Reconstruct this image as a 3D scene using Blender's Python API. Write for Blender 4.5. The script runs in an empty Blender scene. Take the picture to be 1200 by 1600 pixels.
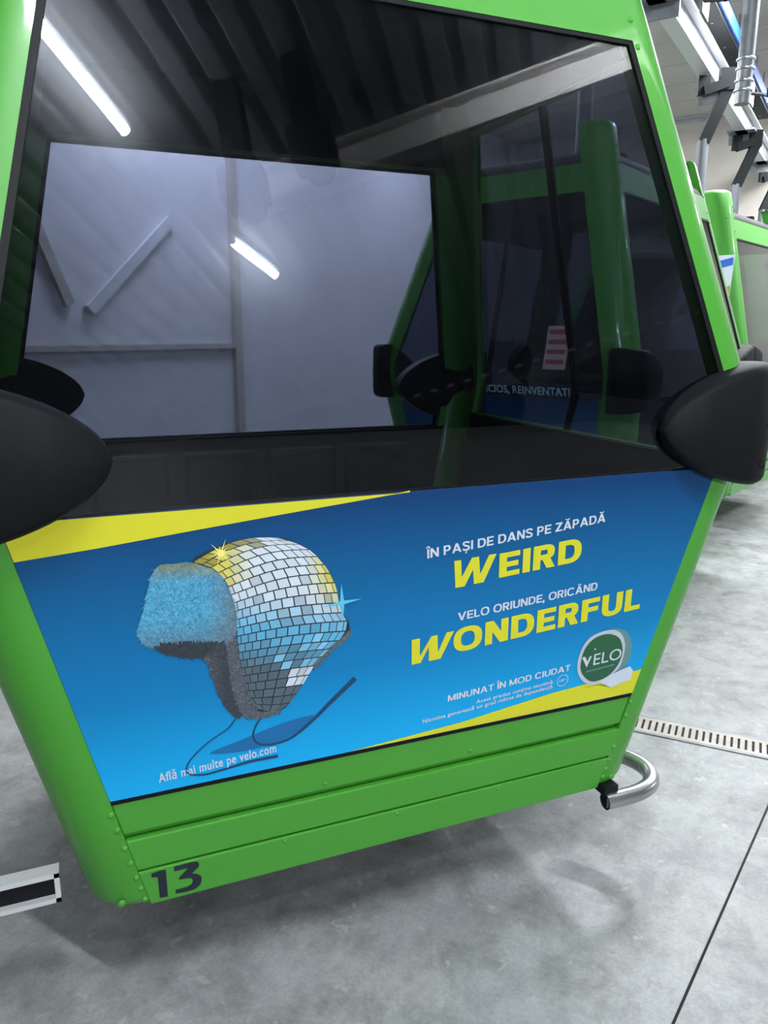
import bpy, bmesh, math, random
from mathutils import Vector, Matrix

C = bpy.context.scene.collection
random.seed(13)
PI = math.pi

# ------------------------------------------------------------------ camera
cd = bpy.data.cameras.new('camera')
cam = bpy.data.objects.new('camera', cd)
C.objects.link(cam)
cd.sensor_fit = 'VERTICAL'
cd.sensor_height = 36.0
cd.lens = 36.0 * 1208.0 / 1600.0
cd.clip_start = 0.05
cam.matrix_world = Matrix(((0.9249, 0.0820, -0.3712, 0.0),
                           (-0.3801, 0.2110, -0.9006, 0.0),
                           (0.0044, 0.9740, 0.2263, 1.68),
                           (0, 0, 0, 1)))
bpy.context.scene.camera = cam

# ------------------------------------------------------------------ light
vs = bpy.context.scene.view_settings
vs.view_transform = 'Standard'
vs.look = 'None'
vs.gamma = 1.0
vs.use_curve_mapping = False
vs.exposure = 0.75

world = bpy.data.worlds.new('hall_world')
bpy.context.scene.world = world
world.use_nodes = True
world.node_tree.nodes['Background'].inputs[0].default_value = (0.75, 0.8, 0.9, 1)
world.node_tree.nodes['Background'].inputs[1].default_value = 0.3

ROOM = math.radians(34.0)          # the hall stands at this angle to the parked cabin
E1 = Vector((math.cos(ROOM), math.sin(ROOM), 0))
E2 = Vector((-math.sin(ROOM), math.cos(ROOM), 0))
CEIL = 4.88


def room(a, b, z=0.0):
    return E1 * a + E2 * b + Vector((0, 0, z))


def lamp(a, b, power, z=CEIL - 0.16, size=1.3, width=0.16, aim=None):
    ld = bpy.data.lights.new('unseen_hall_light', 'AREA')
    ld.shape = 'RECTANGLE'
    ld.size = width
    ld.size_y = size
    ld.energy = power
    ld.color = (0.93, 0.97, 1.0)
    o = bpy.data.objects.new('unseen_hall_light', ld)
    o.location = room(a, b, z)
    o.rotation_euler = (0, 0, ROOM)
    if aim:
        ld.spread = math.radians(105)
    if aim:                                   # added unseen light turned towards a point of the hall
        o.rotation_euler = (Vector(aim) - o.location).to_track_quat('-Z', 'X').to_euler()
    C.objects.link(o)


for a, b, p in ((9.4, -2.0, 190), (12.0, 0.5, 170),  # unseen area lights standing for the other ceiling tubes of the hall
                (5.4, 5.3, 190), (7.0, 4.9, 60), (9.6, 4.8, 120), (8.0, 1.3, 250)):
    lamp(a, b, p)
lamp(-3.0, -5.9, 72, z=3.2, aim=(0.6, 1.6, 1.0))  # added unseen light, brightens the poster and cabin front
lamp(3.05, -0.15, 130, z=4.66, aim=room(3.3, -1.7, 4.45))  # added unseen light, brightens the face of the girder

# ------------------------------------------------------------------ materials
def mat(name, col, rough=0.5, metal=0.0, coat=0.0, emit=None, estr=0.0, spec=None):
    m = bpy.data.materials.new(name)
    m.use_nodes = True
    b = m.node_tree.nodes['Principled BSDF']
    b.inputs['Base Color'].default_value = (*col, 1)
    b.inputs['Roughness'].default_value = rough
    b.inputs['Metallic'].default_value = metal
    if coat:
        b.inputs['Coat Weight'].default_value = coat
        b.inputs['Coat Roughness'].default_value = 0.06
    if spec is not None:
        b.inputs['Specular IOR Level'].default_value = spec
    if emit:
        b.inputs['Emission Color'].default_value = (*emit, 1)
        b.inputs['Emission Strength'].default_value = estr
    return m


def noisy(name, cols, scale, rough=0.6, metal=0.0, detail=6, bump=0.0, coords='Object', rough2=None, stretch=None):
    """principled material whose colour runs over a noise"""
    m = mat(name, cols[0], rough, metal, spec=0.16 if 'rubber' in name else None)
    t = m.node_tree
    b = t.nodes['Principled BSDF']
    tc = t.nodes.new('ShaderNodeTexCoord')
    mp = t.nodes.new('ShaderNodeMapping')
    if stretch:
        mp.inputs['Scale'].default_value = stretch
    nz = t.nodes.new('ShaderNodeTexNoise')
    nz.inputs['Scale'].default_value = scale
    nz.inputs['Detail'].default_value = detail
    nz.inputs['Roughness'].default_value = 0.62
    rp = t.nodes.new('ShaderNodeValToRGB')
    n = len(cols)
    el = rp.color_ramp.elements
    el[0].position, el[1].position = 0.3, 0.7
    el[0].color, el[1].color = (*cols[0], 1), (*cols[-1], 1)
    for i in range(1, n - 1):
        e = el.new(0.3 + 0.4 * i / (n - 1))
        e.color = (*cols[i], 1)
    t.links.new(tc.outputs[coords], mp.inputs[0])
    t.links.new(mp.outputs[0], nz.inputs['Vector'])
    t.links.new(nz.outputs['Fac'], rp.inputs[0])
    t.links.new(rp.outputs[0], b.inputs['Base Color'])
    if bump:
        bp = t.nodes.new('ShaderNodeBump')
        bp.inputs['Strength'].default_value = bump
        bp.inputs['Distance'].default_value = 0.01
        t.links.new(nz.outputs['Fac'], bp.inputs['Height'])
        t.links.new(bp.outputs[0], b.inputs['Normal'])
    if rough2 is not None:
        mr = t.nodes.new('ShaderNodeMapRange')
        mr.inputs['To Min'].default_value = rough
        mr.inputs['To Max'].default_value = rough2
        t.links.new(nz.outputs['Fac'], mr.inputs[0])
        t.links.new(mr.outputs[0], b.inputs['Roughness'])
    return m


def glass(name, tint, refl=0.06, haze=0.06):
    """tinted pane: passes tinted light, mirrors more towards grazing, a little of it blurred by wiping scratches"""
    m = bpy.data.materials.new(name)
    m.use_nodes = True
    t = m.node_tree
    t.nodes.clear()
    out = t.nodes.new('ShaderNodeOutputMaterial')
    tr = t.nodes.new('ShaderNodeBsdfTransparent')
    tr.inputs[0].default_value = (*tint, 1)
    g1 = t.nodes.new('ShaderNodeBsdfGlossy')
    g1.inputs['Roughness'].default_value = 0.0
    g1.inputs['Color'].default_value = (1, 1, 1, 1)
    g2 = t.nodes.new('ShaderNodeBsdfGlossy')
    g2.inputs['Roughness'].default_value = 0.17
    g2.inputs['Color'].default_value = (0.9, 0.95, 1, 1)
    gm = t.nodes.new('ShaderNodeMixShader')
    gm.inputs[0].default_value = haze
    lw = t.nodes.new('ShaderNodeLayerWeight')
    lw.inputs['Blend'].default_value = 0.5
    pw = t.nodes.new('ShaderNodeMath')
    pw.operation = 'POWER'
    pw.inputs[1].default_value = 4.0
    ml = t.nodes.new('ShaderNodeMath')
    ml.operation = 'MULTIPLY_ADD'
    ml.inputs[1].default_value = 0.6
    ml.inputs[2].default_value = refl
    mx = t.nodes.new('ShaderNodeMixShader')
    t.links.new(lw.outputs['Facing'], pw.inputs[0])
    t.links.new(pw.outputs[0], ml.inputs[0])
    t.links.new(ml.outputs[0], mx.inputs[0])
    t.links.new(g1.outputs[0], gm.inputs[1])
    t.links.new(g2.outputs[0], gm.inputs[2])
    t.links.new(tr.outputs[0], mx.inputs[1])
    t.links.new(gm.outputs[0], mx.inputs[2])
    t.links.new(mx.outputs[0], out.inputs[0])
    return m


M = {}
M['green'] = mat('green_paint', (0.050, 0.295, 0.021), 0.5, coat=0.30)
M['pane'] = glass('tinted_acrylic', (0.575, 0.595, 0.655), 0.022, 0.06)
M['front_pane'] = glass('scuffed_tinted_acrylic', (0.575, 0.595, 0.655), 0.021, 0.18)
M['rubber'] = noisy('black_rubber', [(0.0025, 0.0035, 0.0045), (0.005, 0.006, 0.0075)], 60, 0.62, bump=0.05)
M['seal'] = mat('black_seal', (0.004, 0.005, 0.006), 0.6, spec=0.2)
M['lining'] = mat('charcoal_lining', (0.008, 0.0085, 0.010), 0.7, spec=0.3)
M['seat'] = mat('dark_upholstery', (0.004, 0.005, 0.006), 0.8, spec=0.2)
M['steel'] = mat('brushed_steel', (0.52, 0.53, 0.54), 0.3, 0.95)
M['galv'] = noisy('galvanised_steel', [(0.17, 0.19, 0.21), (0.27, 0.29, 0.31)], 9, 0.42, 0.35)
M['sheet'] = noisy('roof_sheet', [(0.26, 0.275, 0.30), (0.34, 0.355, 0.38)], 2.5, 0.45, 0.2)
M['alu'] = mat('pale_aluminium', (0.60, 0.61, 0.63), 0.4, 0.2)
M['dark'] = mat('dark_painted_steel', (0.006, 0.008, 0.010), 0.6, spec=0.2)
M['grey_arm'] = mat('grey_painted_arm', (0.11, 0.12, 0.14), 0.45)
M['wall'] = noisy('pale_plaster', [(0.58, 0.57, 0.58), (0.66, 0.65, 0.66)], 0.9, 0.75)
M['wall_dark'] = noisy('dark_cladding', [(0.018, 0.022, 0.022), (0.035, 0.040, 0.040)], 0.8, 0.7)
M['wall_warm'] = noisy('warm_panel', [(0.40, 0.37, 0.335), (0.48, 0.45, 0.41)], 0.7, 0.7)
M['soffit'] = noisy('pale_soffit', [(0.34, 0.33, 0.315), (0.42, 0.41, 0.39)], 1.2, 0.7)
M['beam'] = noisy('beige_girder', [(0.66, 0.64, 0.61), (0.76, 0.74, 0.71)], 1.5, 0.6)
M['brace'] = mat('pale_brace', (0.62, 0.62, 0.63), 0.6)
M['blue'] = mat('blue_plastic', (0.02, 0.12, 0.55), 0.4)
M['yellow'] = mat('yellow_print', (0.62, 0.60, 0.025), 0.5, spec=0.3)
M['white'] = mat('white_print', (0.56, 0.62, 0.72), 0.5)
M['navy'] = mat('dark_blue_ink', (0.004, 0.045, 0.13), 0.4)
M['black_ink'] = mat('black_number_film', (0.004, 0.010, 0.022), 0.35)
M['can_white'] = mat('pale_lid_print', (0.46, 0.50, 0.58), 0.4)
M['can_green'] = mat('dark_green_print', (0.014, 0.10, 0.043), 0.4)
M['can_side'] = mat('grey_green_print', (0.11, 0.24, 0.25), 0.4)
M['olive'] = mat('olive_print', (0.28, 0.26, 0.02), 0.4)
M['faded_blue'] = mat('soft_blue_print', (0.003, 0.13, 0.36), 0.4)
M['tube'] = mat('lit_tube', (1, 1, 1), 0.4, emit=(0.93, 0.97, 1.0), estr=265)
M['daylight'] = mat('bright_daylight_pane', (1, 1, 1), 0.4, emit=(1.0, 0.99, 0.97), estr=5)
M['notice'] = mat('notice_paper', (0.62, 0.45, 0.42), 0.6)
M['red_ink'] = mat('red_notice_print', (0.45, 0.10, 0.07), 0.6)
M['cyan_text'] = mat('pale_cyan_film', (0.55, 0.85, 0.95), 0.5)


def poster_material():
    """printed sheet: deep blue at the top running into bright cyan-blue at the bottom"""
    m = mat('poster_print', (0, 0.2, 0.5), 0.5, spec=0.25)
    t = m.node_tree
    b = t.nodes['Principled BSDF']
    tc = t.nodes.new('ShaderNodeTexCoord')
    sp = t.nodes.new('ShaderNodeSeparateXYZ')
    nz = t.nodes.new('ShaderNodeTexNoise')
    nz.inputs['Scale'].default_value = 420
    mr = t.nodes.new('ShaderNodeMapRange')
    mr.inputs['From Min'].default_value = 0.33
    mr.inputs['From Max'].default_value = 1.02
    ad = t.nodes.new('ShaderNodeMath')
    ad.operation = 'MULTIPLY_ADD'
    ad.inputs[1].default_value = 0.06
    rp = t.nodes.new('ShaderNodeValToRGB')
    el = rp.color_ramp.elements
    el[0].position, el[0].color = 0.03, (0.005, 0.39, 0.80, 1)
    el[1].position, el[1].color = 1.0, (0.0008, 0.040, 0.145, 1)
    e = el.new(0.38)
    e.color = (0.002, 0.19, 0.46, 1)
    t.links.new(tc.outputs['Object'], sp.inputs[0])
    t.links.new(sp.outputs['Z'], mr.inputs[0])
    t.links.new(tc.outputs['Object'], nz.inputs['Vector'])
    t.links.new(nz.outputs['Fac'], ad.inputs[0])
    t.links.new(mr.outputs[0], ad.inputs[2])
    t.links.new(ad.outputs[0], rp.inputs[0])
    t.links.new(rp.outputs[0], b.inputs['Base Color'])
    return m


def ink_material():
    """many coloured print: colours stored with the printed shapes"""
    m = mat('printed_colours', (1, 1, 1), 0.4)
    t = m.node_tree
    at = t.nodes.new('ShaderNodeAttribute')
    at.attribute_name = 'ink'
    t.links.new(at.outputs['Color'], t.nodes['Principled BSDF'].inputs['Base Color'])
    return m


def concrete():
    m = mat('worn_concrete', (0.4, 0.4, 0.4), 0.45)
    t = m.node_tree
    b = t.nodes['Principled BSDF']
    tc = t.nodes.new('ShaderNodeTexCoord')

    def noise(scale, detail, rough, dist=0.0):
        n = t.nodes.new('ShaderNodeTexNoise')
        n.inputs['Scale'].default_value = scale
        n.inputs['Detail'].default_value = detail
        n.inputs['Roughness'].default_value = rough
        n.inputs['Distortion'].default_value = dist
        t.links.new(tc.outputs['Object'], n.inputs['Vector'])
        return n.outputs['Fac']

    def ramp(src, stops):
        r = t.nodes.new('ShaderNodeValToRGB')
        el = r.color_ramp.elements
        el[0].position, el[0].color = stops[0][0], (*stops[0][1], 1)
        el[1].position, el[1].color = stops[-1][0], (*stops[-1][1], 1)
        for p, c in stops[1:-1]:
            e = el.new(p)
            e.color = (*c, 1)
        t.links.new(src, r.inputs[0])
        return r.outputs[0]

    def mix(kind, fac, a, c):
        n = t.nodes.new('ShaderNodeMix')
        n.data_type = 'RGBA'
        n.blend_type = kind
        if isinstance(fac, float):
            n.inputs[0].default_value = fac
        else:
            t.links.new(fac, n.inputs[0])
        t.links.new(a, n.inputs[6])
        if isinstance(c, tuple):
            n.inputs[7].default_value = (*c, 1)
        else:
            t.links.new(c, n.inputs[7])
        return n.outputs[2]

    big = ramp(noise(0.8, 8, 0.66, 0.1), [(0.3, (0.24, 0.252, 0.256)), (0.5, (0.32, 0.332, 0.336)), (0.7, (0.41, 0.415, 0.412))])
    mid = ramp(noise(5.5, 10, 0.72, 0.15), [(0.30, (0.50, 0.50, 0.50)), (0.5, (0.95, 0.95, 0.95)), (0.7, (1.28, 1.28, 1.28))])
    col = mix('MULTIPLY', 1.0, big, mid)
    spots = ramp(noise(16, 4, 0.55, 0.3), [(0.62, (0, 0, 0)), (0.68, (1, 1, 1))])
    col = mix('MIX', mixfac(t, spots, 0.55), col, (0.46, 0.47, 0.46))
    stains = ramp(noise(1.9, 9, 0.72, 0.3), [(0.56, (0, 0, 0)), (0.72, (1, 1, 1))])
    col = mix('MIX', mixfac(t, stains, 0.6), col, (0.11, 0.11, 0.108))
    fine = ramp(noise(90, 4, 0.7), [(0.3, (0.86, 0.86, 0.86)), (0.7, (1.1, 1.1, 1.1))])
    col = mix('MULTIPLY', 1.0, col, fine)
    t.links.new(col, b.inputs['Base Color'])
    bp = t.nodes.new('ShaderNodeBump')
    bp.inputs['Strength'].default_value = 0.12
    bp.inputs['Distance'].default_value = 0.004
    t.links.new(noise(60, 5, 0.6), bp.inputs['Height'])
    t.links.new(bp.outputs[0], b.inputs['Normal'])
    return m


def mixfac(t, src, k):
    n = t.nodes.new('ShaderNodeMath')
    n.operation = 'MULTIPLY'
    n.inputs[1].default_value = k
    t.links.new(src, n.inputs[0])
    return n.outputs[0]


M['poster'] = poster_material()
M['ink'] = ink_material()
M['concrete'] = concrete()

# ------------------------------------------------------------------ mesh helpers
def link(name, me, m, parent=None, smooth=False):
    o = bpy.data.objects.new(name, me)
    C.objects.link(o)
    if m is not None:
        me.materials.append(m)
    if parent:
        o.parent = parent
    if smooth:
        me.polygons.foreach_set('use_smooth', [True] * len(me.polygons))
        try:
            me.set_sharp_from_angle(angle=math.radians(40))
        except Exception:
            pass
    return o


class MB:
    def __init__(self):
        self.v, self.f = [], []

    def add(self, vs, fs):
        k = len(self.v)
        self.v += [tuple(p) for p in vs]
        self.f += [tuple(i + k for i in f) for f in fs]
        return self

    def box(self, c, s, R=None):
        pts = [Vector((x * s[0] / 2, y * s[1] / 2, z * s[2] / 2)) for x in (-1, 1) for y in (-1, 1) for z in (-1, 1)]
        if R is not None:
            pts = [R @ p for p in pts]
        c = Vector(c)
        return self.add([p + c for p in pts], [(0, 1, 3, 2), (4, 6, 7, 5), (0, 4, 5, 1), (2, 3, 7, 6), (0, 2, 6, 4), (1, 5, 7, 3)])

    def bar(self, a, b, w, h, up=(0, 0, 1)):
        """box-section bar from a to b"""
        a, b = Vector(a), Vector(b)
        d = (b - a)
        z = d.normalized()
        u = Vector(up)
        x = u.cross(z)
        if x.length < 1e-4:
            x = Vector((1, 0, 0)).cross(z)
        x.normalize()
        y = z.cross(x)
        R = Matrix((x, y, z)).transposed()
        return self.box((a + b) / 2, (w, h, d.length), R)

    def tube(self, pts, r, n=12, caps=True):
        pts = [Vector(p) for p in pts]
        rs = r if isinstance(r, (list, tuple)) else [r] * len(pts)
        rings = []
        ref = None
        for i, p in enumerate(pts):
            t = (pts[min(i + 1, len(pts) - 1)] - pts[max(i - 1, 0)]).normalized()
            if ref is None:
                ref = t.orthogonal().normalized()
            ref = (ref - t * ref.dot(t)).normalized()
            bi = t.cross(ref)
            rings.append([p + (ref * math.cos(2 * PI * k / n) + bi * math.sin(2 * PI * k / n)) * rs[i] for k in range(n)])
        self.loft(rings, True, caps)
        return self

    def loft(self, rings, closed=True, caps=True):
        n = len(rings[0])
        vs = [p for r in rings for p in r]
        fs = []
        for i in range(len(rings) - 1):
            for k in range(n if closed else n - 1):
                a, b = i * n + k, i * n + (k + 1) % n
                fs.append((a, b, b + n, a + n))
        if caps:
            fs.append(tuple(range(n - 1, -1, -1)))
            fs.append(tuple(range((len(rings) - 1) * n, len(rings) * n)))
        return self.add(vs, fs)

    def build(self, name, m, parent=None, smooth=False, bevel=0.0):
        me = bpy.data.meshes.new(name)
        me.from_pydata(self.v, [], self.f)
        bm = bmesh.new()
        bm.from_mesh(me)
        bmesh.ops.recalc_face_normals(bm, faces=bm.faces)
        if bevel:
            es = [e for e in bm.edges if len(e.link_faces) == 2 and e.calc_face_angle(0) > 0.6]
            bmesh.ops.bevel(bm, geom=es, offset=bevel, segments=2, affect='EDGES', profile=0.5)
        bm.to_mesh(me)
        bm.free()
        return link(name, me, m, parent, smooth)


def tag(o, label=None, cat=None, group=None, kind=None):
    if label:
        o['label'] = label
    if cat:
        o['category'] = cat
    if group:
        o['group'] = group
    if kind:
        o['kind'] = kind
    return o


def empty(name, loc, rz=0.0):
    o = bpy.data.objects.new(name, None)
    o.location = loc
    o.rotation_euler = (0, 0, rz)
    o.empty_display_size = 0.2
    C.objects.link(o)
    return o


def copy_tree(o, parent=None):
    c = o.copy()
    C.objects.link(c)
    c.parent = parent
    for ch in list(o.children):
        copy_tree(ch, c)
    return c


def text_mesh(body, bold=0.0, shear=0.0, spacing=1.0):
    cu = bpy.data.curves.new('lettering', 'FONT')
    cu.body = body
    cu.offset = bold
    cu.shear = shear
    cu.space_character = spacing
    cu.resolution_u = 4
    o = bpy.data.objects.new('lettering', cu)
    C.objects.link(o)
    dg = bpy.context.evaluated_depsgraph_get()
    me = bpy.data.meshes.new_from_object(o.evaluated_get(dg))
    bpy.data.objects.remove(o)
    bpy.data.curves.remove(cu)
    return me

# outlines of the printed artwork, metres across and above the floor on the lower end face
ART = {
    'T': {'18+': ((0.469, 0.7148), (0.4901, 0.7162), 0.0085), 'Acest produs conține nicotină.': ((0.2024, 0.6983), (0.4498, 0.716), 0.0118), 'Află mai multe pe velo.com': ((-0.6341, 0.6527), (-0.3537, 0.6728), 0.0258), 'EIRD': ((0.2313, 1.0654), (0.4821, 1.0847), 0.0679), 'ELO': ((0.5776, 0.7509), (0.6743, 0.7558), 0.0359), 'MINUNAT ÎN MOD CIUDAT': ((0.1137, 0.7221), (0.4995, 0.7479), 0.0196), 'Nicotina generează un grad ridicat de dependență.': ((0.0441, 0.6697), (0.451, 0.7003), 0.0118), 'ONDERFUL': ((0.1175, 0.8672), (0.7124, 0.9112), 0.0686), 'VELO ORIUNDE, ORICÂND': ((0.1223, 0.959), (0.5516, 0.9913), 0.0233), 'ÎN PAȘI DE DANS PE ZĂPADĂ': ((0.022, 1.143), (0.544, 1.19), 0.0247)},
    'can': [(0.5216, 0.758), (0.525, 0.7985), (0.5412, 0.833), (0.571, 0.8519), (0.6256, 0.8569), (0.663, 0.8375), (0.6822, 0.7999), (0.6842, 0.7647), (0.6757, 0.7273), (0.6493, 0.7037), (0.6177, 0.6881), (0.5842, 0.6848), (0.5515, 0.7022), (0.5306, 0.7288)],
    'canshade': [(0.5423, 0.6783), (0.6073, 0.6823), (0.6311, 0.6767), (0.6853, 0.6755), (0.6937, 0.6722), (0.6566, 0.6629), (0.6078, 0.6793)],
    'canside': [(0.6255, 0.8576), (0.652, 0.8563), (0.6859, 0.8373), (0.7058, 0.803), (0.7108, 0.7672), (0.7017, 0.7334), (0.6784, 0.7126), (0.6698, 0.7177), (0.6842, 0.7647), (0.6822, 0.7999), (0.663, 0.8375)],
    'disc': [(0.5325, 0.763), (0.5383, 0.8064), (0.5594, 0.8335), (0.5905, 0.8454), (0.6243, 0.8435), (0.6578, 0.8246), (0.6747, 0.7907), (0.6756, 0.7591), (0.6638, 0.7294), (0.6341, 0.7029), (0.59, 0.6951), (0.5615, 0.7092), (0.5408, 0.7339)],
    'dome': [(-0.5413, 1.2006), (-0.5026, 1.2222), (-0.4539, 1.2353), (-0.3946, 1.2397), (-0.3388, 1.2325), (-0.2971, 1.2111), (-0.2594, 1.1797), (-0.2256, 1.1311), (-0.2077, 1.0831), (-0.1978, 1.0351), (-0.1768, 1.0024), (-0.1745, 0.972), (-0.1924, 0.9567), (-0.2259, 0.9318), (-0.2646, 0.8897), (-0.292, 0.8454), (-0.3196, 0.8072), (-0.3418, 0.7897), (-0.375, 0.7872), (-0.4076, 0.8001), (-0.4234, 0.8401), (-0.4386, 0.897), (-0.4455, 0.9684), (-0.4472, 1.0258), (-0.4538, 1.0936), (-0.4703, 1.1447), (-0.4988, 1.18)],
    'ear': [(-0.5243, 0.9645), (-0.4731, 1.0004), (-0.4642, 0.9252), (-0.455, 0.8523), (-0.4318, 0.802), (-0.4506, 0.7906), (-0.4764, 0.8264), (-0.4937, 0.8717), (-0.5078, 0.9213), (-0.5146, 0.9514)],
    'flap': [(-0.6235, 1.1819), (-0.6066, 1.1988), (-0.5789, 1.1987), (-0.5461, 1.1986), (-0.5132, 1.1844), (-0.4894, 1.1684), (-0.4704, 1.1393), (-0.4538, 1.0936), (-0.447, 1.0426), (-0.4526, 1.0096), (-0.4782, 0.9995), (-0.518, 1.0087), (-0.567, 1.0138), (-0.61, 1.0207), (-0.6295, 1.0101), (-0.6545, 1.0251), (-0.6612, 1.0478), (-0.6517, 1.0785), (-0.6401, 1.1244), (-0.6314, 1.1597)],
    'glint': [(-0.4787, 1.2119), (-0.1956, 1.0553)],
    'lid': [(0.5515, 0.7022), (0.5306, 0.7288), (0.5216, 0.758)],
    'nape': [(-0.1731, 0.9808), (-0.1726, 0.9657), (-0.1922, 0.9494), (-0.2202, 0.9296), (-0.2589, 0.8886), (-0.2636, 0.8944), (-0.2288, 0.9323), (-0.1954, 0.9602)],
    'one': [(-0.6644, 0.3972), (-0.6431, 0.4001), (-0.63, 0.3988), (-0.6285, 0.315), (-0.6479, 0.317), (-0.65, 0.3821), (-0.6639, 0.3858)],
    'pouch': [(0.6056, 0.6922), (0.6414, 0.7051), (0.6778, 0.7163), (0.7131, 0.7243), (0.7281, 0.7073), (0.7244, 0.6755), (0.6974, 0.6733), (0.6566, 0.6629), (0.6309, 0.6778)],
    'rowl': [(-0.539, 1.1978), (-0.4988, 1.18), (-0.4703, 1.1447), (-0.4538, 1.0936), (-0.4472, 1.0258), (-0.4429, 0.968), (-0.4334, 0.896), (-0.4207, 0.8395), (-0.3968, 0.8041)],
    'rowr': [(-0.3542, 1.2357), (-0.2971, 1.2111), (-0.2594, 1.1797), (-0.2256, 1.1311), (-0.2077, 1.0831), (-0.1978, 1.0351), (-0.1789, 0.9967), (-0.1981, 0.9546), (-0.237, 0.9215), (-0.2646, 0.8897), (-0.292, 0.8454), (-0.3196, 0.8072), (-0.3446, 0.7903)],
    'shade': [(-0.5159, 0.7055), (-0.4408, 0.7261), (-0.3304, 0.7526), (-0.2563, 0.7562), (-0.3074, 0.7156), (-0.4084, 0.6932)],
    'strap_a': [(-0.4533, 0.788), (-0.4723, 0.7643), (-0.515, 0.7397), (-0.5524, 0.7078), (-0.5699, 0.6807), (-0.5644, 0.6604), (-0.528, 0.6501), (-0.4744, 0.6542), (-0.4196, 0.6604), (-0.3497, 0.6601)],
    'strap_b': [(-0.3887, 0.7838), (-0.4052, 0.756), (-0.4108, 0.7289), (-0.3972, 0.7067), (-0.3639, 0.6972), (-0.313, 0.7071), (-0.2618, 0.7445), (-0.2163, 0.7866), (-0.1533, 0.8427)],
    'strip': [(-0.4731, 1.0015), (-0.4501, 1.0036), (-0.4383, 0.9206), (-0.4233, 0.8461), (-0.3968, 0.7979), (-0.3529, 0.792), (-0.3418, 0.7866), (-0.3639, 0.7818), (-0.3969, 0.7805), (-0.4293, 0.7873), (-0.445, 0.8139), (-0.4598, 0.8772), (-0.4689, 0.9493)],
    'tag': [(0.5561, 0.7311), (0.6546, 0.7381), (0.6538, 0.7425), (0.5554, 0.7354)],
    'three': [(-0.611, 0.4012), (-0.5683, 0.4023), (-0.5538, 0.3996), (-0.5498, 0.3925), (-0.5512, 0.3823), (-0.5695, 0.3668), (-0.557, 0.3628), (-0.5468, 0.3527), (-0.5446, 0.3412), (-0.5486, 0.3262), (-0.5606, 0.3166), (-0.5796, 0.3148), (-0.6088, 0.317), (-0.6098, 0.3289), (-0.5812, 0.3289), (-0.5706, 0.3335), (-0.5667, 0.3417), (-0.5689, 0.3518), (-0.5782, 0.3562), (-0.5989, 0.3581), (-0.6003, 0.3634), (-0.5782, 0.3855), (-0.5792, 0.3877), (-0.6101, 0.3869)],
    'under': [(-0.6295, 1.0101), (-0.61, 1.0207), (-0.5669, 1.0154), (-0.4731, 1.0004), (-0.4638, 0.9484), (-0.5243, 0.9634), (-0.5685, 0.9721), (-0.6113, 0.9905)],
    'vee': [(0.5347, 0.7832), (0.5448, 0.7842), (0.5552, 0.7659), (0.5598, 0.7823), (0.5685, 0.7836), (0.5552, 0.748)],
    'w_weird': [(0.0972, 1.1279), (0.1166, 1.1284), (0.1223, 1.0811), (0.1467, 1.1313), (0.1668, 1.1321), (0.1747, 1.0829), (0.1953, 1.1335), (0.2172, 1.1347), (0.1872, 1.0594), (0.1596, 1.0574), (0.1528, 1.0978), (0.1328, 1.0548), (0.107, 1.0536)],
    'w_wonder': [(-0.0052, 0.9253), (0.0173, 0.9263), (0.0209, 0.8747), (0.0497, 0.9269), (0.0668, 0.9282), (0.072, 0.8778), (0.0926, 0.9311), (0.1141, 0.9324), (0.0812, 0.8574), (0.0476, 0.8555), (0.0445, 0.897), (0.0246, 0.8548), (-0.0004, 0.8533)],
    'wedge_low': [(-0.1355, 0.6322), (0.1613, 0.648), (0.4449, 0.683), (0.7626, 0.7069)],
    'wedge_top': [(-0.8978, 1.237), (-0.7305, 1.2488), (-0.5377, 1.2689), (-0.3136, 1.291), (-0.0998, 1.3115), (-0.0356, 1.3206)],
}

# ------------------------------------------------------------------ the hall
def structure(o):
    o['kind'] = 'structure'
    return o


A0, A1, B0, B1 = -5.0, 13.5, -6.5, 6.2
ROT = Matrix.Rotation(ROOM, 4, 'Z')


def in_room(mb_obj):
    mb_obj.rotation_euler = (0, 0, ROOM)
    return mb_obj


fl = MB().box(((A0 + A1) / 2, (B0 + B1) / 2, -0.1), (A1 - A0, B1 - B0, 0.2)).build('floor', M['concrete'])
structure(in_room(fl))
structure(in_room(MB().box(((A0 + A1) / 2, B1 + 0.1, CEIL / 2), (A1 - A0, 0.2, CEIL)).build('wall_back', M['wall'])))
structure(in_room(MB().box(((A0 + A1) / 2, B0 - 0.1, CEIL / 2), (A1 - A0, 0.2, CEIL)).build('wall_front', M['wall_dark'])))
structure(in_room(MB().box((A1 + 0.1, (B0 + B1) / 2, CEIL / 2), (0.2, B1 - B0, CEIL)).build('wall_right', M['wall_warm'])))
structure(in_room(MB().box((A0 - 0.1, (B0 + B1) / 2, CEIL / 2), (0.2, B1 - B0, CEIL)).build('wall_left', M['wall_dark'])))

# trapezoid-profile roof sheets, ribs running across the hall
prof = []
a = A0
while a < A1:
    prof += [(a, 0.0), (a + 0.11, 0.0), (a + 0.135, 0.045), (a + 0.195, 0.045)]
    a += 0.22
ring0 = [(x, B0, CEIL + z) for x, z in prof] + [(prof[-1][0], B0, CEIL + 0.12), (prof[0][0], B0, CEIL + 0.12)]
ring1 = [(x, B1, z) for x, y, z in ring0]
structure(in_room(MB().loft([ring0, ring1]).build('ceiling', M['sheet'])))

# pale soffit sheets under the far half of the roof
sf = MB()
for k in range(13):
    sf.box((3.0 + 0.8 * k, 3.75, CEIL - 0.012), (0.785, 4.9, 0.02))
structure(in_room(sf.build('trim_7', M['soffit'])))

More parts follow.
